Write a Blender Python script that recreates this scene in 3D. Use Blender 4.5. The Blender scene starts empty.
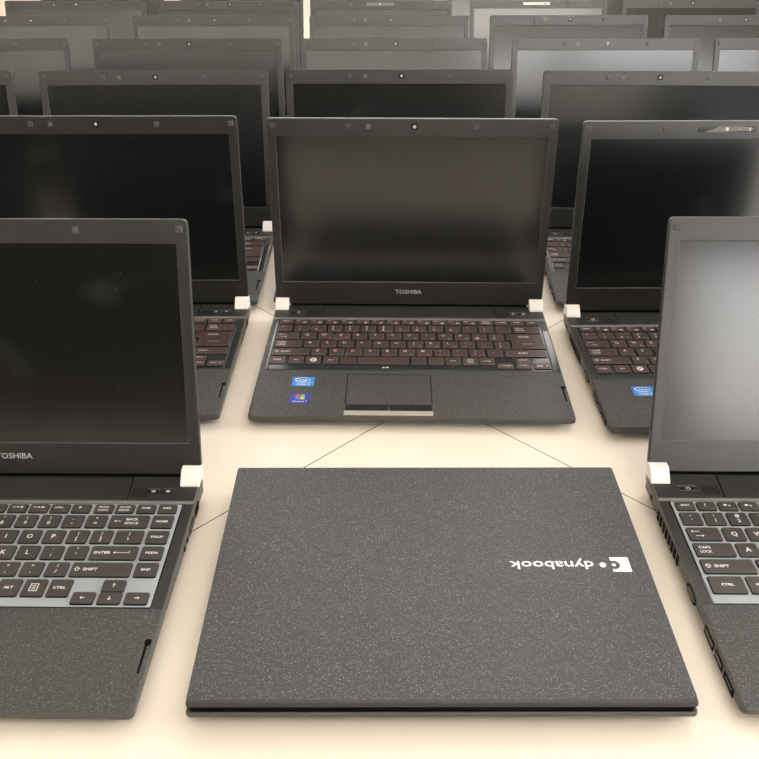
import bpy, bmesh, math, random
from math import radians as R, sin, cos, pi
from mathutils import Matrix, Vector
random.seed(7)
S = bpy.context.scene
COL = S.collection
MM = 0.001

# ------------------------------------------------------------------ materials
def mat(name, col, rough=0.5, metal=0.0, spec=0.5, coat=0.0, coat_rough=0.1, var=0.06, var_scale=40.0, bump=0.0, bump_scale=900.0):
    m = bpy.data.materials.new(name); m.use_nodes = True
    nt = m.node_tree; b = nt.nodes['Principled BSDF']
    b.inputs['Roughness'].default_value = rough
    b.inputs['Metallic'].default_value = metal
    b.inputs['Specular IOR Level'].default_value = spec
    b.inputs['Coat Weight'].default_value = coat
    b.inputs['Coat Roughness'].default_value = coat_rough
    tc = nt.nodes.new('ShaderNodeTexCoord')
    n = nt.nodes.new('ShaderNodeTexNoise'); n.inputs['Scale'].default_value = var_scale; n.inputs['Detail'].default_value = 3
    nt.links.new(tc.outputs['Object'], n.inputs['Vector'])
    r = nt.nodes.new('ShaderNodeValToRGB')
    r.color_ramp.elements[0].position = 0.3; r.color_ramp.elements[1].position = 0.7
    r.color_ramp.elements[0].color = [c * (1 - var) for c in col] + [1]
    r.color_ramp.elements[1].color = [min(1, c * (1 + var)) for c in col] + [1]
    nt.links.new(n.outputs['Fac'], r.inputs['Fac']); nt.links.new(r.outputs['Color'], b.inputs['Base Color'])
    if bump:
        n2 = nt.nodes.new('ShaderNodeTexNoise'); n2.inputs['Scale'].default_value = bump_scale
        bp = nt.nodes.new('ShaderNodeBump'); bp.inputs['Strength'].default_value = bump; bp.inputs['Distance'].default_value = 0.0004
        nt.links.new(tc.outputs['Object'], n2.inputs['Vector']); nt.links.new(n2.outputs['Fac'], bp.inputs['Height'])
        nt.links.new(bp.outputs['Normal'], b.inputs['Normal'])
    return m

def speckle(name, base, fleck, rough=0.5, scale=950.0, spec=0.5):
    """dark plastic moulded with fine pale flecks"""
    m = bpy.data.materials.new(name); m.use_nodes = True
    nt = m.node_tree; b = nt.nodes['Principled BSDF']; L = nt.links.new
    b.inputs['Roughness'].default_value = rough; b.inputs['Specular IOR Level'].default_value = spec
    tc = nt.nodes.new('ShaderNodeTexCoord')
    facs = []
    for sc_, lo, hi, amt in ((scale, 0.50, 0.20, 0.36), (scale * 0.5, 0.24, 0.08, 0.75)):
        v = nt.nodes.new('ShaderNodeTexVoronoi'); v.inputs['Scale'].default_value = sc_
        L(tc.outputs['Object'], v.inputs['Vector'])
        mr = nt.nodes.new('ShaderNodeMapRange'); mr.inputs['From Min'].default_value = lo; mr.inputs['From Max'].default_value = hi
        mr.inputs['To Min'].default_value = 0; mr.inputs['To Max'].default_value = amt
        L(v.outputs['Distance'], mr.inputs['Value'])
        sep = nt.nodes.new('ShaderNodeSeparateColor'); L(v.outputs['Color'], sep.inputs['Color'])
        th = nt.nodes.new('ShaderNodeMapRange'); th.inputs['From Min'].default_value = 0.30; th.inputs['From Max'].default_value = 1.0
        L(sep.outputs['Red'], th.inputs['Value'])
        mu = nt.nodes.new('ShaderNodeMath'); mu.operation = 'MULTIPLY'
        L(mr.outputs['Result'], mu.inputs[0]); L(th.outputs['Result'], mu.inputs[1]); facs.append(mu)
    mx = nt.nodes.new('ShaderNodeMath'); mx.operation = 'MAXIMUM'
    L(facs[0].outputs[0], mx.inputs[0]); L(facs[1].outputs[0], mx.inputs[1])
    mc = nt.nodes.new('ShaderNodeMix'); mc.data_type = 'RGBA'
    mc.inputs['A'].default_value = (*base, 1); mc.inputs['B'].default_value = (*fleck, 1)
    L(mx.outputs[0], mc.inputs['Factor']); L(mc.outputs['Result'], b.inputs['Base Color'])
    return m

def screen_mat(name, col, rough, spec, dust=0.5):
    m = bpy.data.materials.new(name); m.use_nodes = True
    nt = m.node_tree; b = nt.nodes['Principled BSDF']; L = nt.links.new
    b.inputs['Roughness'].default_value = rough; b.inputs['Specular IOR Level'].default_value = spec
    tc = nt.nodes.new('ShaderNodeTexCoord')
    oi = nt.nodes.new('ShaderNodeObjectInfo')
    ad = nt.nodes.new('ShaderNodeVectorMath'); ad.operation = 'ADD'
    L(tc.outputs['Object'], ad.inputs[0]); L(oi.outputs['Location'], ad.inputs[1])
    v = nt.nodes.new('ShaderNodeTexVoronoi'); v.inputs['Scale'].default_value = 110
    L(ad.outputs[0], v.inputs['Vector'])
    mr = nt.nodes.new('ShaderNodeMapRange'); mr.inputs['From Min'].default_value = 0.055; mr.inputs['From Max'].default_value = 0.03
    L(v.outputs['Distance'], mr.inputs['Value'])
    sm = nt.nodes.new('ShaderNodeTexNoise'); sm.inputs['Scale'].default_value = 22; sm.inputs['Detail'].default_value = 2
    L(ad.outputs[0], sm.inputs['Vector'])
    mr2 = nt.nodes.new('ShaderNodeMapRange'); mr2.inputs['From Min'].default_value = 0.62; mr2.inputs['From Max'].default_value = 0.75
    mr2.inputs['To Max'].default_value = 0.05
    L(sm.outputs['Fac'], mr2.inputs['Value'])
    a = nt.nodes.new('ShaderNodeMath'); a.operation = 'MULTIPLY_ADD'; a.inputs[1].default_value = dust
    L(mr.outputs['Result'], a.inputs[0]); L(mr2.outputs['Result'], a.inputs[2])
    mc = nt.nodes.new('ShaderNodeMix'); mc.data_type = 'RGBA'
    mc.inputs['A'].default_value = (*col, 1); mc.inputs['B'].default_value = (0.3, 0.3, 0.28, 1)
    L(a.outputs[0], mc.inputs['Factor']); L(mc.outputs['Result'], b.inputs['Base Color'])
    return m

M = {}
M['case'] = mat('case_plastic', (0.030, 0.030, 0.029), 0.42, bump=0.15)
M['deck'] = mat('deck_plastic', (0.024, 0.024, 0.023), 0.38, bump=0.15)
M['ridge'] = mat('ridge_plastic', (0.16, 0.155, 0.15), 0.35)
M['side'] = mat('side_plastic', (0.075, 0.070, 0.064), 0.4)
M['bezel'] = mat('bezel_plastic', (0.014, 0.0135, 0.013), 0.33, spec=0.95, bump=0.1)
M['palm'] = speckle('speckled_palm_plastic', (0.042, 0.043, 0.043), (0.42, 0.42, 0.40))
M['lidback'] = speckle('speckled_lid_plastic', (0.038, 0.041, 0.047), (0.50, 0.50, 0.50), rough=0.42)
M['screen'] = screen_mat('matte_screen', (0.002, 0.0025, 0.0025), 0.17, 0.95)
M['key_grey'] = mat('key_dark_grey', (0.050, 0.043, 0.039), 0.42)
M['key_brown'] = mat('key_brown', (0.060, 0.034, 0.032), 0.40)
M['key_rim_highlight'] = mat('key_edge_highlight', (0.20, 0.17, 0.16), 0.4)  # paler tone painted on as the highlight along key edges
M['legend'] = mat('legend_white', (0.80, 0.80, 0.78), 0.5)
M['legend_peach'] = mat('legend_peach', (0.86, 0.74, 0.67), 0.5)
M['legend_dim'] = mat('legend_grey', (0.30, 0.30, 0.30), 0.5)
M['frame_grey'] = mat('keyboard_frame_silver', (0.32, 0.355, 0.385), 0.38)
M['frame_dark'] = mat('keyboard_frame_dark', (0.022, 0.026, 0.027), 0.16, spec=0.7)
M['black'] = mat('gloss_black', (0.004, 0.004, 0.004), 0.15)
M['hole'] = mat('port_and_shade_black', (0.002, 0.002, 0.002), 0.7, spec=0.08)
M['silver'] = mat('satin_silver', (0.90, 0.87, 0.82), 0.38)
M['bar'] = mat('button_bar_silver', (0.50, 0.46, 0.43), 0.3, metal=0.4)
M['button'] = mat('button_black', (0.014, 0.014, 0.018), 0.25)
M['metal'] = mat('port_metal', (0.16, 0.14, 0.12), 0.4, metal=0.7)
M['bumper'] = mat('rubber_bumper', (0.085, 0.082, 0.08), 0.6)
M['bumper_pale'] = mat('pale_bumper', (0.15, 0.145, 0.14), 0.5)
M['lens'] = mat('lens_dot', (0.45, 0.45, 0.43), 0.3)
M['film'] = mat('torn_film', (0.20, 0.19, 0.18), 0.4)
M['film_white'] = mat('white_film', (0.75, 0.74, 0.70), 0.4)
M['blue'] = mat('sticker_blue', (0.01, 0.22, 0.68), 0.35)
M['navy'] = mat('sticker_navy', (0.02, 0.035, 0.38), 0.35)
M['white'] = mat('print_white', (0.85, 0.85, 0.83), 0.4)
M['red'] = mat('print_red', (0.75, 0.08, 0.03), 0.4)
M['green'] = mat('print_green', (0.12, 0.5, 0.06), 0.4)
M['yellow'] = mat('print_yellow', (0.9, 0.6, 0.05), 0.4)
M['logo'] = mat('logo_silver', (0.60, 0.60, 0.60), 0.35, metal=0.3)
M['logo_white'] = mat('logo_white', (0.86, 0.86, 0.85), 0.35)

# ------------------------------------------------------------------ mesh building
_text = {}
def text_mesh(s, bold=0.0):
    k = (s, bold)
    if k not in _text:
        c = bpy.data.curves.new('t', 'FONT'); c.body = s; c.size = 1.0; c.align_x = 'CENTER'; c.offset = bold; c.resolution_u = 2
        o = bpy.data.objects.new('t', c); COL.objects.link(o)
        dg = bpy.context.evaluated_depsgraph_get()
        me = bpy.data.meshes.new_from_object(o.evaluated_get(dg))
        vs = [v.co.copy() for v in me.vertices]; fs = [list(p.vertices) for p in me.polygons]
        bpy.data.objects.remove(o); bpy.data.curves.remove(c); bpy.data.meshes.remove(me)
        x0 = min(v.x for v in vs); x1 = max(v.x for v in vs); y0 = min(v.y for v in vs); y1 = max(v.y for v in vs)
        _text[k] = (vs, fs, x0, x1, y0, y1)
    return _text[k]

class MB:
    """collects shapes (millimetres) into one mesh"""
    def __init__(s): s.v = []; s.f = []; s.m = []; s.mats = []
    def mi(s, m):
        m = M[m]
        if m not in s.mats: s.mats.append(m)
        return s.mats.index(m)
    def add(s, vs, fs, m):
        b = len(s.v); s.v += [Vector(v) for v in vs]; i = s.mi(m)
        for f in fs: s.f.append([b + k for k in f]); s.m.append(i)
    def box(s, x0, x1, y0, y1, z0, z1, m):
        s.add([(x0,y0,z0),(x1,y0,z0),(x1,y1,z0),(x0,y1,z0),(x0,y0,z1),(x1,y0,z1),(x1,y1,z1),(x0,y1,z1)],
              [(0,3,2,1),(4,5,6,7),(0,1,5,4),(1,2,6,5),(2,3,7,6),(3,0,4,7)], m)
    def loft(s, rings, m, top=None, caps=True, bottom=True):
        n = len(rings[0]); vs = [p for r in rings for p in r]; fs = []
        for k in range(len(rings) - 1):
            for i in range(n):
                j = (i + 1) % n
                fs.append((k*n+i, k*n+j, (k+1)*n+j, (k+1)*n+i))
        s.add(vs, fs, m)
        if caps:
            s.add(rings[-1], [tuple(range(n))], top or m)
            if bottom: s.add(rings[0], [tuple(reversed(range(n)))], m)
    def rprism(s, x0, x1, y0, y1, r, zs, m, top=None, seg=4, bottom=True):
        """rounded rectangle lofted through (inset, z) levels"""
        s.loft([rrect(x0+i, x1-i, y0+i, y1-i, max(0.05, r-i), z, seg) for i, z in zs], m, top, bottom=bottom)
    def cyl(s, cx, cy, r, z0, z1, m, n=20):
        s.loft([[(cx+r*cos(2*pi*k/n), cy+r*sin(2*pi*k/n), z) for k in range(n)] for z in (z0, z1)], m)
    def poly(s, pts, z, m): s.add([(x, y, z) for x, y in pts], [tuple(range(len(pts)))], m)
    def prism(s, pts, z0, z1, m):
        s.loft([[(x, y, z) for x, y in pts] for z in (z0, z1)], m)
    def ring(s, outer, inner, z, m):
        n = len(outer)
        s.add([(x, y, z) for x, y in outer] + [(x, y, z) for x, y in inner], [(i, (i+1) % n, n+(i+1) % n, n+i) for i in range(n)], m)
    def text(s, t, cx, cy, h, z, m, bold=0.0, width=None, rot=0, capref=0.7):
        vs, fs, x0, x1, y0, y1 = text_mesh(t, bold)
        k = h / capref; kx = k if width is None else width / (x1 - x0)
        mx, my = (x0 + x1) / 2, capref / 2
        c_, s_ = cos(rot), sin(rot); out = []
        for v in vs:
            a, b = (v.x - mx) * kx, (v.y - my) * k
            out.append((cx + a*c_ - b*s_, cy + a*s_ + b*c_, z))
        s.add(out, fs, m)
    def build(s, name, parent=None, X=None, smooth=False):
        me = bpy.data.meshes.new(name)
        me.from_pydata([tuple((X @ v if X else v) * MM) for v in s.v], [], s.f)
        for m in s.mats: me.materials.append(m)
        me.polygons.foreach_set('material_index', s.m)
        if smooth: me.polygons.foreach_set('use_smooth', [True] * len(s.f))
        me.update()
        o = bpy.data.objects.new(name, me); COL.objects.link(o)
        if parent: o.parent = parent
        return o

def rrect(x0, x1, y0, y1, r, z, seg=4):
    out = []
    for cx, cy, a0 in ((x1-r, y0+r, -90), (x1-r, y1-r, 0), (x0+r, y1-r, 90), (x0+r, y0+r, 180)):
        for k in range(seg + 1):
            a = R(a0 + 90 * k / seg); out.append((cx + r*cos(a), cy + r*sin(a), z))
    return out

# ------------------------------------------------------------------ laptop dimensions (mm)
W2, DEP = 158.0, 227.0
ZF, ZR = 13.0, 20.0
SL = (ZR - ZF) / DEP
DECK = Matrix.Translation((0, 0, ZF)) @ Matrix.Rotation(math.atan(SL), 4, 'X')   # deck space: z = 0 on the sloping top
HY, HZ, LID = 225.0, 15.8, 220.3
def zt(y): return ZF + SL * y

def make_base(parent, rad=4.2, zb=0.0):
    b = MB()
    rings = []
    for ins, fz in ((12, lambda y: 1.6), (7, lambda y: 3.2), (2.6, lambda y: 6.0 + zb), (0.3, lambda y: 7.8 + zb), (0.0, lambda y: 8.6 + zb), (0.0, lambda y: zt(y) - 1.6), (0.25, lambda y: zt(y) - 0.7), (0.9, lambda y: zt(y) - 0.3)):
        rings.append([(x, y, fz(y)) for x, y, _ in rrect(-W2+ins, W2-ins, ins, DEP-ins, rad-min(ins, 2)*.9, 0)])
    b.loft(rings, 'side', top='deck')
    o = b.build('base', parent)
    for sx in (-1, 1):
        for y in (22, 200):
            f = MB(); f.cyl(sx*138, y, 6, 0, 2.2, 'hole'); f.build('foot', o)
    return o

def ports_left(base):
    x = -W2
    def slot(name, y0, y1, z0, z1, m='hole', d=0.5):
        s = MB(); s.box(x-0.15, x+d, y0, y1, z0, z1, m); return s
    s = MB(); n = 16
    s.loft([[(xx, 206+2.6*cos(2*pi*k/n), 11.6+2.6*sin(2*pi*k/n)) for k in range(n)] for xx in (x+.5, x-.2)], 'hole'); s.build('power_socket', base)
    s = MB()
    for k in range(8): s.box(x-0.2, x+0.5, 131+k*7.3, 135.6+k*7.3, 6.0, 15.0, 'hole')
    s.build('air_vent', base)
    s = MB(); n = 20
    def tr(ry, rz, xx, cy=99, cz=9.6): return [(xx, cy + ry*cos(2*pi*k/n)*(1.0 if abs(cos(2*pi*k/n)) < .8 else .95), cz + rz*sin(2*pi*k/n)) for k in range(n)]
    s.loft([tr(11, 4.6, x+.4), tr(11, 4.6, x-.25)], 'hole'); s.loft([tr(8, 3.2, x), tr(8, 3.2, x-.7)], 'metal')
    for r_ in range(3):
        for q in range(5): s.box(x-0.85, x-.6, 93.4+q*2.6, 94.4+q*2.6, 7.6+r_*1.6, 8.3+r_*1.6, 'hole')
    s.build('video_port', base)
    for y0, y1 in ((51, 69), (34, 48)):
        s = MB(); s.box(x-0.2, x+.4, y0, y1, 5.2, 12.2, 'hole'); s.box(x-0.4, x, y0+1.6, y1-1.6, 7.4, 10.2, 'metal'); s.build('usb_port', base)
    s = MB(); s.box(x-0.2, x+.4, 14, 31, 5.4, 11.6, 'hole'); s.box(x-0.35, x, 17, 28, 8.2, 9.4, 'metal'); s.build('card_slot', base)

def ports_right(base):
    x = W2
    s = MB(); s.box(x-.4, x+.15, 190, 203, 6.5, 15, 'hole'); s.build('network_port', base)
    s = MB(); s.box(x-.4, x+.15, 168, 184, 7.5, 14, 'hole'); s.box(x-.3, x+.3, 170, 182, 9.6, 12, 'metal'); s.build('usb_port', base)
    for y in (160, 150):
        s = MB(); n = 16
        s.loft([[(xx, y+2.4*cos(2*pi*k/n), 10+2.4*sin(2*pi*k/n)) for k in range(n)] for xx in (x-.4, x+.25)], 'hole'); s.build('audio_jack', base)

def make_palm(parent):
    b = MB()
    b.rprism(-156.9, 156.9, 0.9, 83.6, 3.4, ((0, -0.4), (0.0, -0.1), (0.35, 0.12)), 'palm')
    p = b.build('palm_rest', parent, DECK)
    s = MB(); s.box(152.6, 154.4, 30, 54, 0.0, 0.16, 'hole'); s.rprism(151.9, 156.6, 52, 57.5, 1.8, ((0, 0), (0, 0.18)), 'hole')
    s.build('switch_notch', p, DECK)
    t = MB()
    out = [(x, y) for x, y, _ in rrect(-65.2, 21.2, 21, 76.4, 1.5, 0)]; inn = [(x, y) for x, y, _ in rrect(-64.2, 20.2, 21.6, 75.4, 1.0, 0)]
    t.ring(out, inn, 0.17, 'hole'); t.poly(inn, 0.15, 'palm'); t.build('touchpad', parent, DECK)
    for x0, x1 in ((-64.2, -22.3), (-21.7, 20.2)):
        t = MB(); t.rprism(x0, x1, 10.6, 20.8, 0.6, ((0, 0.1), (0, 0.35), (0.4, 0.6)), 'button'); t.build('touchpad_button', parent, DECK)
    t = MB()
    t.rprism(-65.2, 21.2, 3.4, 10.6, 0.7, ((0, 0.1), (0, 0.5), (0.5, 0.9)), 'bar'); t.box(-22.3, -21.7, 10.6, 13, 0.1, 0.85, 'bar'); t.build('button_bar', parent, DECK)
    return p

def sticker_blue(parent, x=-121.5, y=53):
    b = MB(); z = 0.2
    b.rprism(x+.3, x+23.2, y, y+17, 1.6, ((0, 0.1), (0, z)), 'blue')
    n = 28
    out = [(x+11+8*cos(2*pi*k/n+.3), y+11.8+4.3*sin(2*pi*k/n+.3)) for k in range(n)]
    inn = [(x+11.4+7*cos(2*pi*k/n+.3), y+11.9+3.5*sin(2*pi*k/n+.3)) for k in range(n)]
    b.ring(out, inn, z+.05, 'white')
    b.text('intel', x+11.2, y+11.9, 3.6, z+.06, 'white', 0.01, width=8.5)
    b.text('CORE i5', x+12, y+3.4, 3.0, z+.06, 'white', 0.015, width=14)
    b.box(x+2, x+22, y+6.6, y+7.0, z, z+.05, 'white')
    return b.build('processor_sticker', parent, DECK)

def sticker_navy(parent, x=-121, y=22.5):
    b = MB(); z = 0.2
    b.rprism(x+.8, x+20.6, y+.2, y+17, 2.2, ((0, 0.1), (0, z)), 'navy')
    cx, cy = x+10.7, y+10.6
    for dx, dy, c in ((-2.5, 2.2, 'red'), (2.5, 2.5, 'green'), (-2.6, -2.2, 'blue'), (2.4, -2.0, 'yellow')):
        b.poly([(cx+dx-2.2, cy+dy-1.9), (cx+dx, cy+dy-1.4), (cx+dx+2.2, cy+dy-1.9), (cx+dx+2.3, cy+dy+1.9), (cx+dx+.2, cy+dy+2.5), (cx+dx-2.1, cy+dy+1.9)], z+.05, c)
    b.text('Windows 7', cx, y+3.4, 2.3, z+.06, 'white', 0.015, width=15)
    return b.build('windows_sticker', parent, DECK)

def make_strip(parent):
    """speaker strip between keyboard and hinge"""
    b = MB()
    b.loft([[(-157.2, 193.0, -0.3), (157.2, 193.0, -0.3), (157.2, 226, -0.3), (-157.2, 226, -0.3)],
            [(-156.6, 195.6, 0.75), (156.6, 195.6, 0.75), (156.6, 225.8, 0.75), (-156.6, 225.8, 0.75)]], 'ridge', top='deck')
    p = b.build('hinge_strip', parent, DECK)
    c = MB(); c.poly([(-102.3, 196.2), (102.3, 196.2), (100.3, 225), (-100.3, 225)], .79, 'hole')
    c.loft([[(-101.5, 196.4, .7), (101.5, 196.4, .7), (99.5, 224, .7), (-99.5, 224, .7)], [(-101.2, 196.8, 1.15), (101.2, 196.8, 1.15), (99.2, 223.8, 1.15), (-99.2, 223.8, 1.15)]], 'deck')
    c.build('centre_cover', p, DECK)
    for sx in (-1, 1):
        g = MB()
        for i in range(7):
            for j in range(5): g.cyl(sx*(104.5+i*2.0), 201+j*2.2, 0.7, .7, .86, 'hole', 6)
        g.build('speaker_grille', p, DECK)
    g = MB()
    g.rprism(-137, -121, 203.6, 209.8, 1.6, ((0, .7), (0, 1.1), (.4, 1.5)), 'button')
    g.box(-136.4, -121.6, 209.9, 210.5, .8, 1.55, 'ridge'); g.box(-136, -122, 203.9, 204.3, 1.45, 1.56, 'ridge')
    n = 14
    g.ring([(-129+1.9*cos(2*pi*k/n), 206.7+1.7*sin(2*pi*k/n)) for k in range(n)], [(-129+1.2*cos(2*pi*k/n), 206.7+1.1*sin(2*pi*k/n)) for k in range(n)], 1.56, 'logo')
    g.build('power_button', p, DECK)
    for x in (121, 133):
        g = MB()
        g.rprism(x-5.4, x+5.4, 203.8, 209.4, 1.5, ((0, .7), (0, 1.1), (.4, 1.5)), 'button')
        g.box(x-4.8, x+4.8, 209.4, 209.9, .8, 1.5, 'ridge'); g.rprism(x-1.4, x+2.0, 205.6, 207.8, .9, ((0, 1.45), (0, 1.56)), 'logo')
        g.build('shortcut_button', p, DECK)
    return p

def hinge_covers(parent):
    for sx in (-1, 1):
        b = MB(); prof = [(213.6, 19.2), (213.2, 20.6), (213.9, 22.0), (222.0, 29.6), (223.6, 30.4), (231.6, 30.4), (232.4, 29.2), (232.4, 13.5), (228, 12.5), (227.6, 19.2)]
        rings = []
        for x, k in ((sx*141.8, .4), (sx*142.2, .1), (sx*142.8, 0), (sx*156.4, 0), (sx*157.1, .15), (sx*157.5, .5)):
            cy, cz = 224, 23
            rings.append([(x, y + (cy-y)*k*.08, z + (cz-z)*k*.08) for y, z in prof])
        if sx > 0: rings = [list(reversed(r)) for r in rings]
        b.loft(rings, 'silver'); b.build('hinge_cover', parent)

# ------------------------------------------------------------------ keyboards
RY = [(180.0, 190.0), (163.2, 177.4), (146.0, 160.2), (129.0, 143.2), (112.0, 126.2), (92.8, 109.2)]
def us_keys():
    U, X, G = 18.5, -145.6, 2.4
    rows = []
    names = ['ESC'] + ['F%d' % i for i in range(1, 13)] + [('PRTSC', 'SYSRQ'), ('PAUSE', 'BREAK'), 'INS', 'DEL']
    r0 = []
    p = 17.15
    for i, n in enumerate(names):
        x0 = 145.2 - p*(17 - i) + 2.0 - (1.2 if i < 13 else 0)
        r0.append((x0, x0 + 15.3, n))
    rows.append(r0)
    def row(specs):
        x, out = X, []
        for w, n in specs:
            out.append((x, x + w*U - G, n)); x += w*U
        if out[-1][1] > 120: out[-1] = (out[-1][0], 125.8, out[-1][2])
        return out
    num = [(1, ('~', '`'))] + [(1, (a, b)) for a, b in zip('!@#$%^&*()', '1234567890')] + [(1, ('_', '-')), (1, ('+', '='))]
    rows.append(row(num + [(2, '<-BACK|SPACE')]) + [(128.4, 145.4, 'HOME')])
    rows.append(row([(1.5, 'TAB')] + [(1, c) for c in 'QWERTYUIOP'] + [(1, ('{', '[')), (1, ('}', ']')), (1.5, ('|', '\\'))]) + [(128.4, 145.4, 'PGUP')])
    rows.append(row([(1.75, 'CAPS|LOCK')] + [(1, c) for c in 'ASDFGHJKL'] + [(1, (':', ';')), (1, ('"', "'")), (2.25, 'ENTER<-')]) + [(128.4, 145.4, 'PGDN')])
    rows.append(row([(2.25, '^SHIFT')] + [(1, c) for c in 'ZXCVBNM'] + [(1, ('<', ',')), (1, ('>', '.')), (1, ('?', '/')), (2.75, '^SHIFT')]) + [(128.4, 145.4, 'END')])
    b5 = row([(1.5, 'CTRL'), (1, 'FN'), (1, 'WIN'), (1, 'ALT'), (5.2, ''), (1, 'ALT'), (1, 'MENU'), (1, 'CTRL')])
    keys = []
    for (y0, y1), rw in zip(RY, rows + [b5]):
        for x0, x1, n in rw: keys.append((x0, x1, y0, y1, n, None))
    for x0, x1, y0, y1, n in ((90.2, 106.8, 86.2, 97.4, 'AL'), (109.2, 125.9, 86.2, 97.3, 'AD'), (109.2, 125.9, 97.7, 109.0, 'AU'), (128.4, 145.4, 86.2, 97.4, 'AR')):
        keys.append((x0, x1, y0, y1, n, None))
    return keys

def jp_keys():
    U, X, G = 19.0, -148.7, 3.2
    keys = []
    names = ['ESC'] + ['F%d' % i for i in range(1, 13)] + [('PRTSC', 'SYSRQ'), 'PAUSE', 'INS', 'DEL']
    p = 17.5
    for i, n in enumerate(names):
        x0 = 148.2 - p*(17 - i) + 2.4 - (1.6 if i < 13 else 0) + (0.6 if i == 0 else 0)
        keys.append((x0, x0 + 15.0, 181, 190, n, None))
    def row(ry, specs, end=None, last=None):
        x = X
        for w, n in specs:
            keys.append((x, x + w*U - G, ry[0], ry[1], n, None)); x += w*U
        if last is not None: keys.append((x, end, ry[0], ry[1], last, None))
        return x
    jn = ['1', '2', '3', '4', '5', '6', '7', '8', '9', '0']
    row(RY[1], [(1, '"')] + [(1, (a, b)) for a, b in zip('!"#$%&\'() ', jn)] + [(1, ('=', '-')), (1, ('~', '^')), (1, '')], 147.4, 'BACK|SPACE')
    xe = row(RY[2], [(1.5, 'TAB')] + [(1, c) for c in 'QWERTYUIOP'] + [(1, ('`', '@')), (1, ('{', '['))])
    xl = row(RY[3], [(1.75, 'CAPS|LOCK')] + [(1, c) for c in 'ASDFGHJKL'] + [(1, ('+', ';')), (1, ('*', ':')), (1, ('}', ']'))])
    # tall stepped enter key
    pts = [(xl, RY[3][0]), (148.0, RY[3][0]), (147.7, RY[2][1]), (xe, RY[2][1]), (xe, RY[2][0] + 1.5), (xl, RY[2][0] + 1.5)]
    keys.append((xl, 148.0, RY[3][0], RY[2][1], 'ENTERJP', pts))
    row(RY[4], [(2.25, '^SHIFT')] + [(1, c) for c in 'ZXCVBNM'] + [(1, ('<', ',')), (1, ('>', '.')), (1, ('?', '/')), (1, '_')], 147.9, 'SHIFT')
    for x0, x1, n in ((-148.9, -133, 'CTRL'), (-129, -113.4, 'FN'), (-110.8, -95, 'WIN'), (-92, -76.6, 'ALT'), (-73.8, -57.6, ''), (-54.9, -1.4, ''),
                      (2, 17, ''), (20, 35.4, ''), (38.2, 53.6, 'ALT'), (56.4, 71.6, 'MENU'), (74.4, 89.6, 'CTRL')):
        keys.append((x0, x1, 95, 109.2, n, None))
    for x0, x1, y0, y1, n in ((92.2, 109, 88.6, 98.8, 'HOMEL'), (111.8, 127.8, 88.6, 98.6, 'PGDN'), (111.8, 127.8, 99, 109.2, 'PGUP'), (130.8, 148, 88.6, 98.8, 'ENDR')):
        keys.append((x0, x1, y0, y1, n, None))
    return keys

def arrow(b, cx, cy, d, ln, z, m, head=1.3, w=0.28):
    def T(a, c):
        return {'L': (cx-a, cy+c), 'R': (cx+a, cy+c), 'U': (cx+c, cy+a), 'D': (cx+c, cy-a)}[d]
    def P(pts):
        q = [T(*p) for p in pts]
        ar = sum(q[i][0]*q[(i+1) % len(q)][1] - q[(i+1) % len(q)][0]*q[i][1] for i in range(len(q)))
        b.poly(q if ar > 0 else q[::-1], z, m)
    P([(ln/2-.6, -w), (ln/2-.6, w), (-ln/2, w), (-ln/2, -w)])
    P([(ln/2+.5, 0), (ln/2-.5-head*.3, head), (ln/2-.9, 0), (ln/2-.5-head*.3, -head)])

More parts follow.
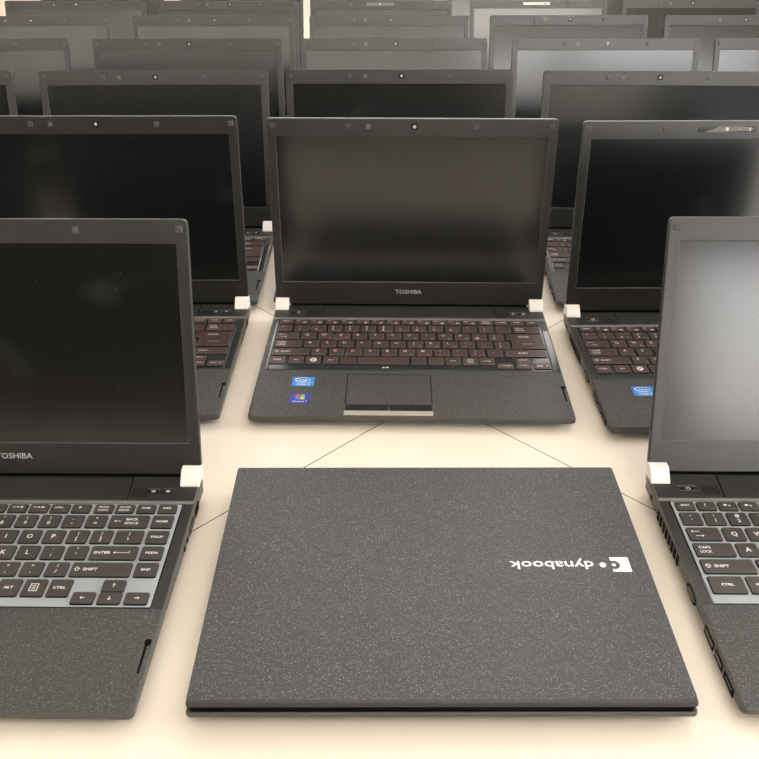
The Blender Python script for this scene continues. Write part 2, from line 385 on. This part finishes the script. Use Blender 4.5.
def key_mesh(k, style):
    x0, x1, y0, y1, n, pts = k
    b = MB()
    body = 'key_grey' if style == 'us' else 'key_brown'
    leg = 'legend' if style == 'us' else 'legend_peach'
    H = 1.9 if style == 'us' else 1.3
    lv = ((0.0, -0.9), (0.1, H-0.5), (0.3, H-0.12), (0.6, H))
    if pts:
        def shr(i): # shrink the L outline
            s = [(1, 1), (-1, 1), (-1, -1), (1, -1), (1, 1), (1, 1)]
            return [(p[0]+i*a, p[1]+i*c) for p, (a, c) in zip(pts, s)]
        rings = [[(x, y, z) for x, y in shr(i)] for i, z in lv]
        b.loft(rings[:2], 'hole', caps=False); b.loft(rings[1:3], body, caps=False); b.loft(rings[2:4], 'key_rim_highlight', top=body, bottom=False)
    else:
        rings = [rrect(x0+i, x1-i, y0+i, y1-i, 1.3, z, 3) for i, z in lv]
        b.loft(rings[:2], 'hole', caps=False)  # key sides painted black for the shadowed gap round each key
        if style == 'us':
            b.loft(rings[1:], body, bottom=False)
        else:
            b.loft(rings[1:3], body, caps=False); b.loft(rings[2:4], 'key_rim_highlight', top=body, bottom=False)
    z = H + 0.05; cx, cy = (x0+x1)/2, (y0+y1)/2; h = y1 - y0
    B = 0.022
    jp = style == 'jp'
    if isinstance(n, tuple):
        a, c = n
        if len(a) > 1:
            b.text(a, cx, cy+1.5, 1.7, z, leg, B, width=8.5); b.text(c, cx, cy-1.9, 1.7, z, leg, B, width=8.5)
        else:
            q = -2.4 if jp else 0
            if a != ' ': b.text(a, cx+q, cy+3.3, 2.6, z, leg, B)
            b.text(c, cx+q, cy-2.2, 3.4, z, leg, B)
            if jp and c in '234567890': b.text(random.choice('nuhf'), cx+4, cy-3.6, 1.9, z, leg)
    elif n in ('AL', 'AR', 'AU', 'AD'): arrow(b, cx, cy, n[1], 3.2, z, leg)
    elif n == 'TAB':
        arrow(b, x0+6.5, cy+2.4, 'L', 6, z, leg); arrow(b, x0+8.5, cy-2.4, 'R', 6, z, leg)
    elif n == 'WIN':
        m_ = 'white'
        nn = 22; b.poly([(cx+3.6*cos(2*pi*i/nn), cy+3.6*sin(2*pi*i/nn)) for i in range(nn)], z, m_)
        for dx, dy in ((-1.1, 1.1), (1.1, 1.2), (-1.1, -1.1), (1.1, -1.0)):
            b.poly([(cx+dx-.8, cy+dy-.8), (cx+dx+.8, cy+dy-.8), (cx+dx+.8, cy+dy+.8), (cx+dx-.8, cy+dy+.8)], z+.04, body)
    elif n == 'MENU':
        o_ = [(cx-3, cy-3.6), (cx+3, cy-3.6), (cx+3, cy+3.6), (cx-3, cy+3.6)]; i_ = [(cx-2.4, cy-3), (cx+2.4, cy-3), (cx+2.4, cy+3), (cx-2.4, cy+3)]
        b.ring(o_, i_, z, leg)
        for q in (-1.6, 0, 1.6): b.poly([(cx-1.5, cy+q-.3), (cx+1.5, cy+q-.3), (cx+1.5, cy+q+.3), (cx-1.5, cy+q+.3)], z, leg)
    elif n.startswith('^SHIFT') or n == 'SHIFT':
        sx = x0 + (4.6 if n[0] == '^' else 0)
        if n[0] == '^':
            o_ = [(sx-1.1, cy-1.8), (sx+1.1, cy-1.8), (sx+1.1, cy), (sx+2.6, cy), (sx, cy+2.4), (sx-2.6, cy), (sx-1.1, cy)]
            i_ = [(sx-.6, cy-1.3), (sx+.6, cy-1.3), (sx+.6, cy+.5), (sx+1.3, cy+.5), (sx, cy+1.7), (sx-1.3, cy+.5), (sx-.6, cy+.5)]
            b.ring(o_, i_, z, leg); b.text('SHIFT', sx+10, cy, 2.5, z, leg, B, width=11)
        else: b.text('SHIFT', x0+19, cy, 2.4, z, leg, B, width=10.5)
    elif n == '<-BACK|SPACE':
        arrow(b, x0+7, cy, 'L', 5, z, leg); b.text('BACK', x0+18, cy+2.2, 2.4, z, leg, B, width=9.5); b.text('SPACE', x0+18.3, cy-2.2, 2.4, z, leg, B, width=11)
    elif n == 'BACK|SPACE':
        b.text('BACK', x0+7, cy+2.1, 2.1, z, leg, B, width=8); b.text('SPACE', x0+7.5, cy-1.8, 2.1, z, leg, B, width=9.4)
    elif n == 'CAPS|LOCK':
        b.text('CAPS', x0+8, cy+2.2, 2.4, z, leg, B, width=9); b.text('LOCK', x0+8, cy-2.2, 2.4, z, leg, B, width=9)
    elif n == 'ENTER<-':
        b.text('ENTER', x0+9.2, cy, 2.5, z, leg, B, width=12.5); arrow(b, x0+24, cy, 'L', 12, z, leg)
        b.box(x0+29.4, x0+29.9, cy, cy+1.8, z-.02, z, leg)
    elif n == 'ENTERJP':
        b.text('ENTER', 127, 153.5, 2.6, z, leg, B, width=12); arrow(b, 130, 138.5, 'L', 10, z, leg)
    elif n == 'HOMEL': arrow(b, x0+3, cy, 'L', 2, z, leg, 1.0); b.text('HOME', x0+10, cy, 1.9, z, leg, B, width=8.5)
    elif n == 'ENDR': b.text('END', x0+6, cy, 1.9, z, leg, B, width=6.5); arrow(b, x1-4, cy, 'R', 2, z, leg, 1.0)
    elif len(n) > 1 and n[0] == 'F' and n[1].isdigit():
        i = int(n[1:])
        if jp:
            b.text(n, x0+4, cy+1.8, 2.0, z, leg, B); b.rprism(x1-5.2, x1-2.4, cy-3, cy-.9, .3, ((0, z-.03), (0, z)), leg, seg=1)
        else:
            b.text(n, x1-3.4, cy-2.8, 1.3, z, 'legend_dim')
            if i in (1,): b.text('?', cx-1, cy+1, 3.2, z, leg, B)
            elif i in (9, 10): arrow(b, cx-2, cy+1, 'R', 5.5, z, leg, 1.0); b.box(cx+2, cx+4, cy+.2, cy+1.8, z-.02, z, leg)
            elif i in (11,): b.text('oOo', cx-1, cy+1, 2.2, z, leg, B, width=7)
            elif i in (12,): arrow(b, cx-1, cy+.6, 'U', 2.6, z, leg, 1.6)
            else: b.box(cx-3.2, cx-.6, cy+.2, cy+2, z-.02, z, leg); b.text('o', cx+1.4, cy+.8, 2.4, z, leg, B)
    elif n == '': pass
    elif len(n) == 1:
        if jp:
            b.text(n, cx-2, cy+2.2, 3.6, z, leg, B)
            if n in 'UIOPJKLMNWE': b.text('4560'[ord(n) % 4], cx+4.4, cy-3.8, 1.9, z, leg, B)
        else: b.text(n, cx, cy, 4.2, z, leg, 0.02)
    else: b.text(n, cx, cy + (0.8 if h < 11 else 0), 2.2 if h > 11 else 1.8, z, leg, B, width=min(2.3*len(n), (x1-x0)*.62))
    return b

def make_keyboard(parent, style, separate=True):
    b = MB()
    fr = 'frame_grey' if style == 'us' else 'frame_dark'
    b.rprism(-149.3, 149.3, 84.2, 192.6, 2.0, ((0, -0.5), (0, -0.15), (0.3, -0.05)), 'black')
    if style == 'us':
        b.rprism(-147.9, 148.9-.9, 84.9, 191.9, 1.2, ((0, -0.2), (0, 0.1), (0.3, 0.22)), fr)
    else:
        b.rprism(-152.6, -150.0, 84.2, 191, .5, ((0, -0.2), (0, 0.12), (0.2, 0.2)), fr); b.rprism(150.0, 156.6, 84.2, 170, .5, ((0, -0.2), (0, 0.1), (0.2, 0.14)), fr)
        b.rprism(-148.9, 148.9, 84.9, 191.9, 1.2, ((0, -0.2), (0, 0.05), (0.3, 0.12)), fr)
        if separate:
            b.box(-29.4, -26.6, 88.8, 90.2, .1, .2, 'white'); b.box(-25.4, -22.6, 88.8, 90.6, .1, .2, 'white')
    keys = us_keys() if style == 'us' else jp_keys()
    if not separate:
        for k in keys:
            q = key_mesh(k[:4] + ('',) + k[5:], style)
            for v, in zip(q.v): pass
            off = len(b.v); b.v += q.v; mm = [b.mats.index(m) if m in b.mats else (b.mats.append(m) or len(b.mats)-1) for m in q.mats]
            for f, mi_ in zip(q.f, q.m): b.f.append([off+i for i in f]); b.m.append(mm[mi_])
        return b.build('keyboard', parent, DECK)
    kb = b.build('keyboard', parent, DECK)
    for k in keys:
        nm = 'spacebar' if (k[4] == '' and k[1]-k[0] > 40) else 'key'
        key_mesh(k, style).build(nm, kb, DECK)
    return kb

# ------------------------------------------------------------------ lid (x right, y up the lid, z towards the viewer)
V0, VB, VT, SX = 7.4, 34.4, 201.9, 148.1
def make_lid(parent, cam='square'):
    b = MB()
    b.box(-140, 140, 0.5, V0+1, -5.6, -1.6, 'hole')
    b.rprism(-W2+.7, W2-.7, V0, LID, 4.2, ((2.5, -6.4), (0.8, -5.9), (0.1, -4.6), (0.0, -1.6), (0.3, -0.8)), 'lidback')
    lid = b.build('lid', parent)
    z = MB()
    out0 = [(x, y) for x, y, _ in rrect(-W2+.8, W2-.8, V0+.1, LID-.1, 3.9, 0)]
    out = [(x, y) for x, y, _ in rrect(-W2+1.6, W2-1.6, V0+.1, LID-.9, 3.2, 0)]
    inn = [(x, y) for x, y, _ in rrect(-SX, SX, VB, VT, 0.5, 0)]
    inn2 = [(x, y) for x, y, _ in rrect(-SX+.7, SX-.7, VB+.7, VT-.7, 0.4, 0)]
    n = len(out)
    def band(p, q, zp, zq, m):
        z.add([(x, y, zp) for x, y in p] + [(x, y, zq) for x, y in q], [(i, (i+1) % n, n+(i+1) % n, n+i) for i in range(n)], m)
    band(out0, out0, -1.4, -0.5, 'bezel'); band(out0, out, -0.5, 0.0, 'bezel'); band(out, inn, 0.0, 0.0, 'bezel'); band(inn, inn2, 0.0, -0.75, 'bumper')
    z.build('bezel', lid)
    s = MB(); s.box(-SX+.5, SX-.5, VB+.5, VT-.5, -1.4, -0.7, 'screen'); s.build('screen', lid)
    for u, v in ((-150.5, 212.3), (-69, 211.6), (69, 211.6), (150.5, 212.3)):
        c = MB(); c.rprism(u-2.7, u+2.7, v-2.7, v+2.7, 1.0, ((0, -0.1), (0, 0.5), (0.5, 0.9)), 'bumper'); c.build('bumper', lid)
    if cam == 'square':
        c = MB(); c.rprism(-49.5, -44.7, 209.2, 214, .8, ((0, -.1), (0, .15)), 'bumper_pale'); c.build('sensor_patch', lid)
        c = MB(); c.rprism(-.6, 6.2, 208.4, 215, 1.2, ((0, -.1), (0, .2)), 'black'); c.cyl(2.8, 211.7, 1.8, .1, .35, 'lens', 14); c.build('webcam', lid)
    else:
        c = MB()
        c.rprism(-34.5, 27, 208.6, 214.8, .5, ((0, -.1), (0, .2)), {'torn': 'black', 'grey': 'film', 'white': 'film_white'}[cam])
        if cam == 'torn':
            c.poly([(-28, 208.8), (-21, 211), (-17, 212), (-13, 214.6), (14, 214.6), (23, 213), (26, 211.4), (21, 209.8), (8, 209.6), (-6, 208.8)], .26, 'film')
            c.cyl(-3.5, 211.9, 1.9, .2, .4, 'film_white', 14); c.cyl(10, 212, .7, .2, .4, 'lens', 8)
            c.text('S', 21, 211.6, 3.4, .32, 'white', .02)
        elif cam == 'grey': c.cyl(-3.5, 211.7, 1.7, .1, .35, 'film_white', 14)
        else: c.cyl(16, 211.7, 1.7, .1, .35, 'film', 14)
        c.build('webcam_window', lid)
    t = MB(); t.text('TOSHIBA', -0.6, 23.2, 5.0, 0.06, 'logo', 0.012, width=31, capref=.72); t.build('logo', lid)
    for u in (-W2, W2):
        s = MB(); s.box(u-.25, u+.25, 118, 124, -4, -2.4, 'bumper'); s.build('screw_cover', lid)
    return lid

def place_lid(lid, ang, tw=0.0):
    lid.location = (0, HY*MM, HZ*MM); lid.rotation_euler = (R(180 - ang), 0, tw)

def thing(name, label, cat, loc, rz=0, group=None):
    o = bpy.data.objects.new(name, None); COL.objects.link(o); o.empty_display_size = .05
    o.location = loc; o.rotation_euler = (0, 0, rz); o['label'] = label; o['category'] = cat
    if group: o['group'] = group
    return o

def copy_tree(o, parent=None):
    c = o.copy(); COL.objects.link(c)
    if parent: c.parent = parent
    for ch in list(o.children): copy_tree(ch, c)
    return c

GRP = 'open laptops set out in rows on the floor'
def make_laptop(kind, style, cam='square', full=True):
    t = thing('laptop', '', 'laptop', (0, 0, 0), 0, GRP)
    base = make_base(t); ports_left(base); ports_right(base)
    make_palm(t)
    make_keyboard(t, style, full)
    make_strip(t); hinge_covers(t)
    lid = make_lid(t, cam); place_lid(lid, 105)
    return t

# proto, name -> x, y, yaw, lid angle, label
P = {
 'L0': (-311.2, 323.6, -0.63, 106.4, 'open laptop with silver-grey keyboard frame in the near left corner of the picture'),
 'R0': (383.5, 324.2, -0.51, 107.2, 'open laptop with silver-grey keyboard frame at right of the closed laptop, pale grey screen'),
 'C1': (30.1, 648.1, -1.07, 94.4, 'open laptop right behind the closed laptop, touchpad and two blue stickers fully in view'),
 'L1': (-313.5, 653.0, 0.0, 98.0, 'open laptop just left of the one behind the closed laptop, pale streak on black screen'),
 'R1': (374.9, 631.4, 0.21, 96.8, 'second row open laptop with a wide black camera strip and torn film, black screen'),
 'L2': (-308.5, 901.8, 0.68, 103.4, 'third row open laptop, second from the left, right part of its keyboard showing'),
 'C2': (26.6, 908.2, -0.17, 102.0, 'third row open laptop, directly behind the one with two stickers'),
 'R2': (375.0, 896.0, -1.6, 104.0, 'third row open laptop, right of the middle one, a bit of blue sticker showing'),
 'FL2': (-664.0, 905.0, 0.3, 103.0, 'third row open laptop, only its upper right lid corner showing at the left edge'),
 'L3': (-317.0, 1168.4, 0.29, 103.7, 'fourth row open laptop, second from the left'),
 'C3': (22.9, 1177.1, -0.26, 106.7, 'fourth row open laptop, middle one, dark brownish screen strip'),
 'R3': (379.3, 1175.0, 0.02, 106.2, 'fourth row open laptop, right of the middle one, brightest pale screen of its row'),
 'FL3': (-676.0, 1174.0, 0.2, 105.0, 'fourth row open laptop, cut off by the left edge'),
 'FR3': (722.0, 1180.0, 0.0, 107.0, 'fourth row open laptop, cut off by the right edge'),
 'L4': (-323.7, 1442.4, 0.19, 105.0, 'open laptop in the fifth row from the front, second from left'),
 'C4': (19.1, 1450.6, 0.03, 107.6, 'open laptop in the fifth row from the front, middle one, dark grey camera square'),
 'R4': (377.7, 1465.6, 0.09, 109.1, 'open laptop in the fifth row from the front, right of the middle one'),
 'FL4': (-684.0, 1444.0, 0.2, 106.0, 'open laptop in the fifth row from the front, at the left edge'),
 'FR4': (724.0, 1462.0, 0.0, 109.0, 'open laptop in the fifth row from the front, at the right edge'),
 'L5': (-339.3, 1707.0, 0.06, 109.7, 'sixth row open laptop, second from the left'),
 'C5': (4.9, 1699.1, 0.03, 108.3, 'sixth row open laptop, middle one, wide grey camera strip'),
 'R5': (365.9, 1747.8, 0.05, 113.5, 'sixth row open laptop with white camera strip and bright white screen'),
 'FL5': (-682.0, 1702.0, 0.0, 109.0, 'sixth row open laptop, at the left edge of the picture'),
 'FR5': (710.0, 1730.0, 0.0, 111.0, 'sixth row open laptop, at the right edge of the picture'),
 'L6': (-352.0, 1985.0, 0.0, 111.0, 'last row open laptop, glimpsed in the gap left of the wide grey camera strip'),
 'C6': (-20.0, 1985.0, 0.0, 111.0, 'last row open laptop, glimpsed right behind the sixth row middle one'),
 'R6': (332.0, 2000.0, 0.0, 114.0, 'last row open laptop, glimpsed as a pale strip left of the white camera strip'),
 'FL6': (-706.0, 1985.0, 0.0, 110.0, 'open laptop in the last row, glimpsed near the upper left corner'),
 'FL0': (-680.0, 322.0, 0.3, 106.0, 'open laptop out of frame at left in the front row'),
 'FR0': (745.0, 322.0, 0.3, 106.0, 'open laptop out of frame at right in the front row'),
 'FR6': (692.0, 2000.0, 0.0, 111.0, 'open laptop in the last row, glimpsed near the upper right corner'),
}
protos = {}
def get(style, cam, full):
    k = (style, cam, full)
    if k in protos: return copy_tree(protos[k])
    protos[k] = make_laptop('laptop', style, cam, full); return protos[k]
LAP = {}
cfg = {'L0': ('us', 'square', True), 'R0': ('us', 'square', True), 'C1': ('jp', 'square', True), 'L1': ('jp', 'square', True), 'R1': ('jp', 'torn', True),
       'L2': ('jp', 'square', True), 'R2': ('jp', 'square', True), 'C5': ('jp', 'grey', False), 'R5': ('jp', 'white', False)}
for k, (x, y, yaw, ang, lab) in P.items():
    t = get(*cfg.get(k, ('jp', 'square', False)))
    t.location = (x*MM, y*MM, 0); t.rotation_euler = (0, 0, R(yaw)); t['label'] = lab; LAP[k] = t
    lid = [c for c in t.children if c.name.startswith('lid')][0]; place_lid(lid, ang)
sticker_blue(LAP['C1']); sticker_navy(LAP['C1']); sticker_blue(LAP['R1']); sticker_blue(LAP['R2'])

# ------------------------------------------------------------------ the closed laptop
t = thing('laptop', 'closed laptop lying flat in front, dark speckled lid with upside-down white wordmark', 'laptop', (38.3*MM, 323.0*MM, 0), R(0.04))
make_base(t, 2.6, 1.0); t.scale = (1.008, 1.003, 1)
b = MB()
b.rprism(-156.2, 156.2, 1.4, 225.5, 3, ((0, -0.4), (0, 4.4)), 'hole'); b.build('lid_gap', t, DECK)
b = MB()
rings = [(1.8, 4.0), (0.9, 4.1), (0.6, 4.4), (0.6, 6.0), (0.8, 6.6), (1.1, 7.0), (1.6, 7.05)]
b.loft([rrect(-W2+i, W2-i, 0.6+i*(1.7 if z > 5 else 1), 229.5-i*.6, 2.6-min(i, 1.4), z) for i, z in rings], 'case')
b.poly([(x, y) for x, y, _ in rrect(-W2+.7, W2-.7, 4.6, 228.9, 2, 0)], 7.08, 'lidback')
lid = b.build('lid', t, DECK)
b = MB(); zl = 7.12
b.text('dynabook', 87.2, 116.6, 8.2, zl, 'logo_white', 0.012, width=61.5, rot=pi, capref=.72)
b.build('wordmark', lid, DECK)
b = MB(); n = 20
b.poly([(124.4+2.4*cos(2*pi*k/n), 117.0+2.5*sin(2*pi*k/n)) for k in range(n)], zl, 'logo_white')
b.poly([(132.4+1.5*cos(2*pi*k/n), 117.0+1.5*sin(2*pi*k/n)) for k in range(n)], zl, 'logo_white')
pts = [(144.2, 110.2), (144.2, 124.6), (130.6, 124.6), (130.6, 121.8)]
for k in range(13):
    a = R(105 - 210*k/12); pts.append((132.6 + 4.2*cos(a), 117.0 + 4.2*sin(a)))
pts += [(130.6, 112.8), (130.6, 110.2)]
b.poly(pts[::-1], zl, 'logo_white'); b.build('emblem', lid, DECK)

# ------------------------------------------------------------------ the room
ROOM = dict(x0=-3.0, x1=3.2, y0=-1.7, y1=4.4, h=2.7)
def struct(o): o['kind'] = 'structure'; return o
def floor_mat():
    m = bpy.data.materials.new('cream_tiles'); m.use_nodes = True
    nt = m.node_tree; b = nt.nodes['Principled BSDF']; L = nt.links.new
    tc = nt.nodes.new('ShaderNodeTexCoord'); sp = nt.nodes.new('ShaderNodeSeparateXYZ'); L(tc.outputs['Object'], sp.inputs[0])
    n = nt.nodes.new('ShaderNodeTexNoise'); n.inputs['Scale'].default_value = 3; n.inputs['Detail'].default_value = 4
    L(tc.outputs['Object'], n.inputs['Vector'])
    r = nt.nodes.new('ShaderNodeValToRGB'); r.color_ramp.elements[0].position = .3; r.color_ramp.elements[1].position = .7
    r.color_ramp.elements[0].color = (0.80, 0.722, 0.632, 1); r.color_ramp.elements[1].color = (0.83, 0.752, 0.662, 1)
    L(n.outputs['Fac'], r.inputs['Fac'])
    def node(op, a, c, v=None):
        q = nt.nodes.new('ShaderNodeMath'); q.operation = op
        for i, s in enumerate((a, c)):
            if s is None: continue
            if isinstance(s, (int, float)): q.inputs[i].default_value = s
            else: L(s, q.inputs[i])
        return q.outputs[0]
    rt = 0.7071068
    def line(sgn, off, width):
        u = node('ADD', node('MULTIPLY', sp.outputs['X'], rt*sgn), node('MULTIPLY', sp.outputs['Y'], rt))
        u = node('SUBTRACT', u, off*rt)
        u = node('DIVIDE', u, 0.9)
        fr = node('FRACT', node('ADD', u, 50.5), None)
        d = node('ABSOLUTE', node('SUBTRACT', fr, 0.5), None)
        return node('LESS_THAN', node('MULTIPLY', d, 0.9), width/2)
    l1 = line(-1, 0.6563, 0.0011); l2 = line(1, 0.7605, 0.0011)
    seam = node('MAXIMUM', l1, l2)
    v = nt.nodes.new('ShaderNodeTexVoronoi'); v.inputs['Scale'].default_value = 7; L(tc.outputs['Object'], v.inputs['Vector'])
    spk = node('LESS_THAN', v.outputs['Distance'], 0.007)
    mc = nt.nodes.new('ShaderNodeMix'); mc.data_type = 'RGBA'; mc.inputs['B'].default_value = (0.10, 0.07, 0.05, 1)
    L(r.outputs['Color'], mc.inputs['A']); L(node('MAXIMUM', seam, node('MULTIPLY', spk, .6)), mc.inputs['Factor']); L(mc.outputs['Result'], b.inputs['Base Color'])
    b.inputs['Roughness'].default_value = 0.28; b.inputs['Specular IOR Level'].default_value = 0.4
    return m
def boxes(name, bs, m, kind='structure'):
    me = bpy.data.meshes.new(name); bm = bmesh.new()
    for x0, x1, y0, y1, z0, z1 in bs:
        r = bmesh.ops.create_cube(bm, size=1)
        for v in r['verts']: v.co = Vector(((x0+x1)/2 + v.co.x*(x1-x0), (y0+y1)/2 + v.co.y*(y1-y0), (z0+z1)/2 + v.co.z*(z1-z0)))
    bm.to_mesh(me); bm.free(); me.materials.append(m)
    o = bpy.data.objects.new(name, me); COL.objects.link(o)
    if kind: o['kind'] = kind
    return o
wallm = mat('wall_paint', (0.78, 0.75, 0.70), 0.8, var=.03, var_scale=2)
darkw = mat('added_dark_surface', (0.035, 0.030, 0.027), 0.6, var=.2, var_scale=3)
ceilm = mat('ceiling_paint', (0.85, 0.84, 0.81), 0.85, var=.02, var_scale=2)
framem = mat('window_frame_paint', (0.8, 0.8, 0.8), 0.4)
x0, x1, y0, y1, H = (ROOM[k] for k in ('x0', 'x1', 'y0', 'y1', 'h'))
boxes('floor', [(x0-.1, x1+.1, y0-.1, y1+.1, -0.1, 0)], floor_mat())
boxes('ceiling', [(x0-.1, x1+.1, y0-.1, y1+.1, H, H+.1)], ceilm)
glass = bpy.data.materials.new('window_glass'); glass.use_nodes = True
nt = glass.node_tree; nt.nodes.clear()
o_ = nt.nodes.new('ShaderNodeOutputMaterial'); mx = nt.nodes.new('ShaderNodeMixShader'); tr = nt.nodes.new('ShaderNodeBsdfTransparent'); gl = nt.nodes.new('ShaderNodeBsdfGlossy')
gl.inputs['Roughness'].default_value = .02; fz = nt.nodes.new('ShaderNodeFresnel'); nt.links.new(fz.outputs[0], mx.inputs[0])
nt.links.new(tr.outputs[0], mx.inputs[1]); nt.links.new(gl.outputs[0], mx.inputs[2]); nt.links.new(mx.outputs[0], o_.inputs[0])
def wall(name, axis, c, a0, a1, op, idx, m=wallm, t=.1):
    """wall at coordinate c with one opening op=(b0,b1,z0,z1)"""
    def q(u0, u1, z0_, z1_, d0=0.0, d1=t):
        s = (c, c + d1) if c > 0 else (c - d1, c)
        if d0: s = (c+.03, c+.06) if c > 0 else (c-.06, c-.03)
        return (u0, u1, s[0], s[1], z0_, z1_) if axis == 'x' else (s[0], s[1], u0, u1, z0_, z1_)
    if op is None: return boxes(name, [q(a0, a1, 0, H)], m)
    b0, b1, z0_, z1_ = op
    boxes(name, [q(a0, b0, 0, H), q(b1, a1, 0, H), q(b0, b1, 0, z0_), q(b0, b1, z1_, H)], m)
    w = boxes('window_%d' % idx, [q(b0+.005, b1-.005, z0_+.005, z1_-.005, 1)], glass)
    fr = []
    nb = max(2, round((b1-b0)/1.1))
    for k in range(nb+1):
        u = b0+.03 + (b1-b0-.06)*k/nb; fr.append(q(u-.02, u+.02, z0_, z1_))
    for z in (z0_+.02, z1_-.02): fr.append(q(b0, b1, z-.02, z+.02))
    f = boxes('window_frame', fr, framem, None); f.parent = w
# back wall: glazed door on the right, window behind an added dimming blind on the left
boxes('wall_back', [(x0, -2.6, y0-.1, y0, 0, H), (-2.6, 0.5, y0-.1, y0, 0, 1.2), (-2.6, 0.5, y0-.1, y0, 2.5, H), (0.5, 0.58, y0-.1, y0, 0, H), (.58, .98, y0-.1, y0, 0, 1.4), (.58, .98, y0-.1, y0, 2.0, H), (.98, 1.06, y0-.1, y0, 0, H), (1.06, 2.3, y0-.1, y0, 2.0, H), (2.3, x1, y0-.1, y0, 0, H)], wallm)
dr = boxes('door_1', [(1.065, 2.295, y0-.06, y0-.04, 0.02, 1.99)], glass)
f = boxes('door_frame', [(a-.025, a+.025, y0-.08, y0-.02, 0, 2.4) for a in (1.085, 2.275)] + [(1.06, 2.3, y0-.08, y0-.02, 1.95, 2.0), (1.06, 2.3, y0-.08, y0-.02, 0, .05)], framem, None); f.parent = dr
f = boxes('added_dark_panel', [(1.11, 2.25, y0-.08, y0-.02, .68, 1.42)], darkw, None); f.parent = dr  # made-up dark panel, keeps a third-row screen's reflection from going bright
boxes('window_4', [(.585, .975, y0-.06, y0-.05, 1.405, 1.995)], glass)
wn = boxes('window_1', [(-2.595, .495, y0-.08, y0-.06, 1.205, 2.495)], glass)
blind = bpy.data.materials.new('added_blind_fabric'); blind.use_nodes = True
nt = blind.node_tree; nt.nodes.clear(); o_ = nt.nodes.new('ShaderNodeOutputMaterial'); mx = nt.nodes.new('ShaderNodeMixShader'); mx.inputs[0].default_value = .85
a_ = nt.nodes.new('ShaderNodeBsdfDiffuse'); b_ = nt.nodes.new('ShaderNodeBsdfTranslucent'); a_.inputs[0].default_value = (.8, .78, .74, 1); b_.inputs[0].default_value = (.92, .90, .86, 1)
nt.links.new(a_.outputs[0], mx.inputs[1]); nt.links.new(b_.outputs[0], mx.inputs[2]); nt.links.new(mx.outputs[0], o_.inputs[0])
f = boxes('added_dimming_blind', [(-2.59, .49, y0-.03, y0-.028, 1.2, 2.5)], blind, None); f.parent = wn  # unseen, added to dim this window in the left screens' reflections
wall('wall_front', 'x', y1, x0, x1, (-2.6, 2.8, 0.9, 2.4), 2)
wall('wall_right', 'y', x1, y0, y1, (-0.4, 3.2, 0.8, 2.3), 3)
wall('wall_left', 'y', x0, y0, y1, None, 4)
boxes('added_dark_board', [(-2.2, .6, y0, y0+.03, 0.0, 1.15)], darkw)  # unseen dark board, added to blacken the low screen reflections

fix = mat('fixture_white', (.8, .8, .8), .5)
emi = bpy.data.materials.new('light_diffuser'); emi.use_nodes = True
nt = emi.node_tree; bb = nt.nodes['Principled BSDF']; bb.inputs['Emission Color'].default_value = (1, .93, .82, 1); bb.inputs['Emission Strength'].default_value = 10
for i, (cx, cy) in enumerate([(0.9, -0.62), (0.9, -0.90), (0.9, -1.18), (2.0, 1.0), (2.1, 2.6), (0.7, 2.3), (0.7, 3.7), (-1.3, 3.0)]):  # first three are added to whiten the reflection in one far screen
    t = thing('ceiling_light', 'unseen long white ceiling light fitting overhead', 'ceiling light', (cx, cy, H), 0, 'ceiling lights')
    f = boxes('housing', [(-.62, .62, -.11, .11, -.05, 0)], fix, None); f.parent = t
    f = boxes('diffuser', [(-.60, .60, -.09, .09, -.065, -.05)], emi, None); f.parent = t

# ------------------------------------------------------------------ daylight
w = bpy.data.worlds.new('World'); S.world = w; w.use_nodes = True
nt = w.node_tree; bg = nt.nodes['Background']
sky = nt.nodes.new('ShaderNodeTexSky'); sky.sky_type = 'HOSEK_WILKIE'; sky.turbidity = 6; sky.sun_direction = (0.5, 0.3, 0.8)
mixc = nt.nodes.new('ShaderNodeMix'); mixc.data_type = 'RGBA'; mixc.inputs['Factor'].default_value = 0.9
# pale ground outside is dimmer than the overcast sky
tcw = nt.nodes.new('ShaderNodeTexCoord'); sw = nt.nodes.new('ShaderNodeSeparateXYZ'); nt.links.new(tcw.outputs['Generated'], sw.inputs[0])
rw = nt.nodes.new('ShaderNodeValToRGB'); rw.color_ramp.elements[0].position = .0; rw.color_ramp.elements[1].position = .22
rw.color_ramp.elements[0].color = (.75, .72, .68, 1); rw.color_ramp.elements[1].color = (1.0, .985, .975, 1)
nt.links.new(sw.outputs['Z'], rw.inputs['Fac']); nt.links.new(rw.outputs['Color'], mixc.inputs['B'])
nt.links.new(sky.outputs[0], mixc.inputs['A']); nt.links.new(mixc.outputs['Result'], bg.inputs['Color']); bg.inputs['Strength'].default_value = 10.0
def portal(loc, rot, sx, sy):
    l = bpy.data.lights.new('window_portal', 'AREA'); l.shape = 'RECTANGLE'; l.size = sx; l.size_y = sy; l.cycles.is_portal = True
    o = bpy.data.objects.new('window_portal', l); COL.objects.link(o); o.location = loc; o.rotation_euler = rot
portal((1.68, y0-.12, 1.0), (R(90), 0, 0), 1.24, 2.0)
portal((.78, y0-.12, 1.7), (R(90), 0, 0), .4, .6)
portal((-1.05, y0-.12, 1.85), (R(90), 0, 0), 3.1, 1.3)
portal((0, y1+.12, 1.65), (R(-90), 0, 0), 5.6, 1.5)
portal((x1+.12, 1.4, 1.55), (0, R(90), 0), 1.5, 3.6)

# ------------------------------------------------------------------ camera
cam = bpy.data.cameras.new('camera'); co = bpy.data.objects.new('camera', cam); COL.objects.link(co)
cam.sensor_width = 36; cam.lens = 816.0/759*36; cam.clip_start = 0.01
co.location = (0, 0, 0.45272)
co.rotation_euler = (R(90) - 0.54902, 0.00097, 0)
S.camera = co
S.view_settings.view_transform = 'Standard'; S.view_settings.look = 'None'; S.view_settings.gamma = 1; S.view_settings.use_curve_mapping = False
S.view_settings.exposure = 0.0
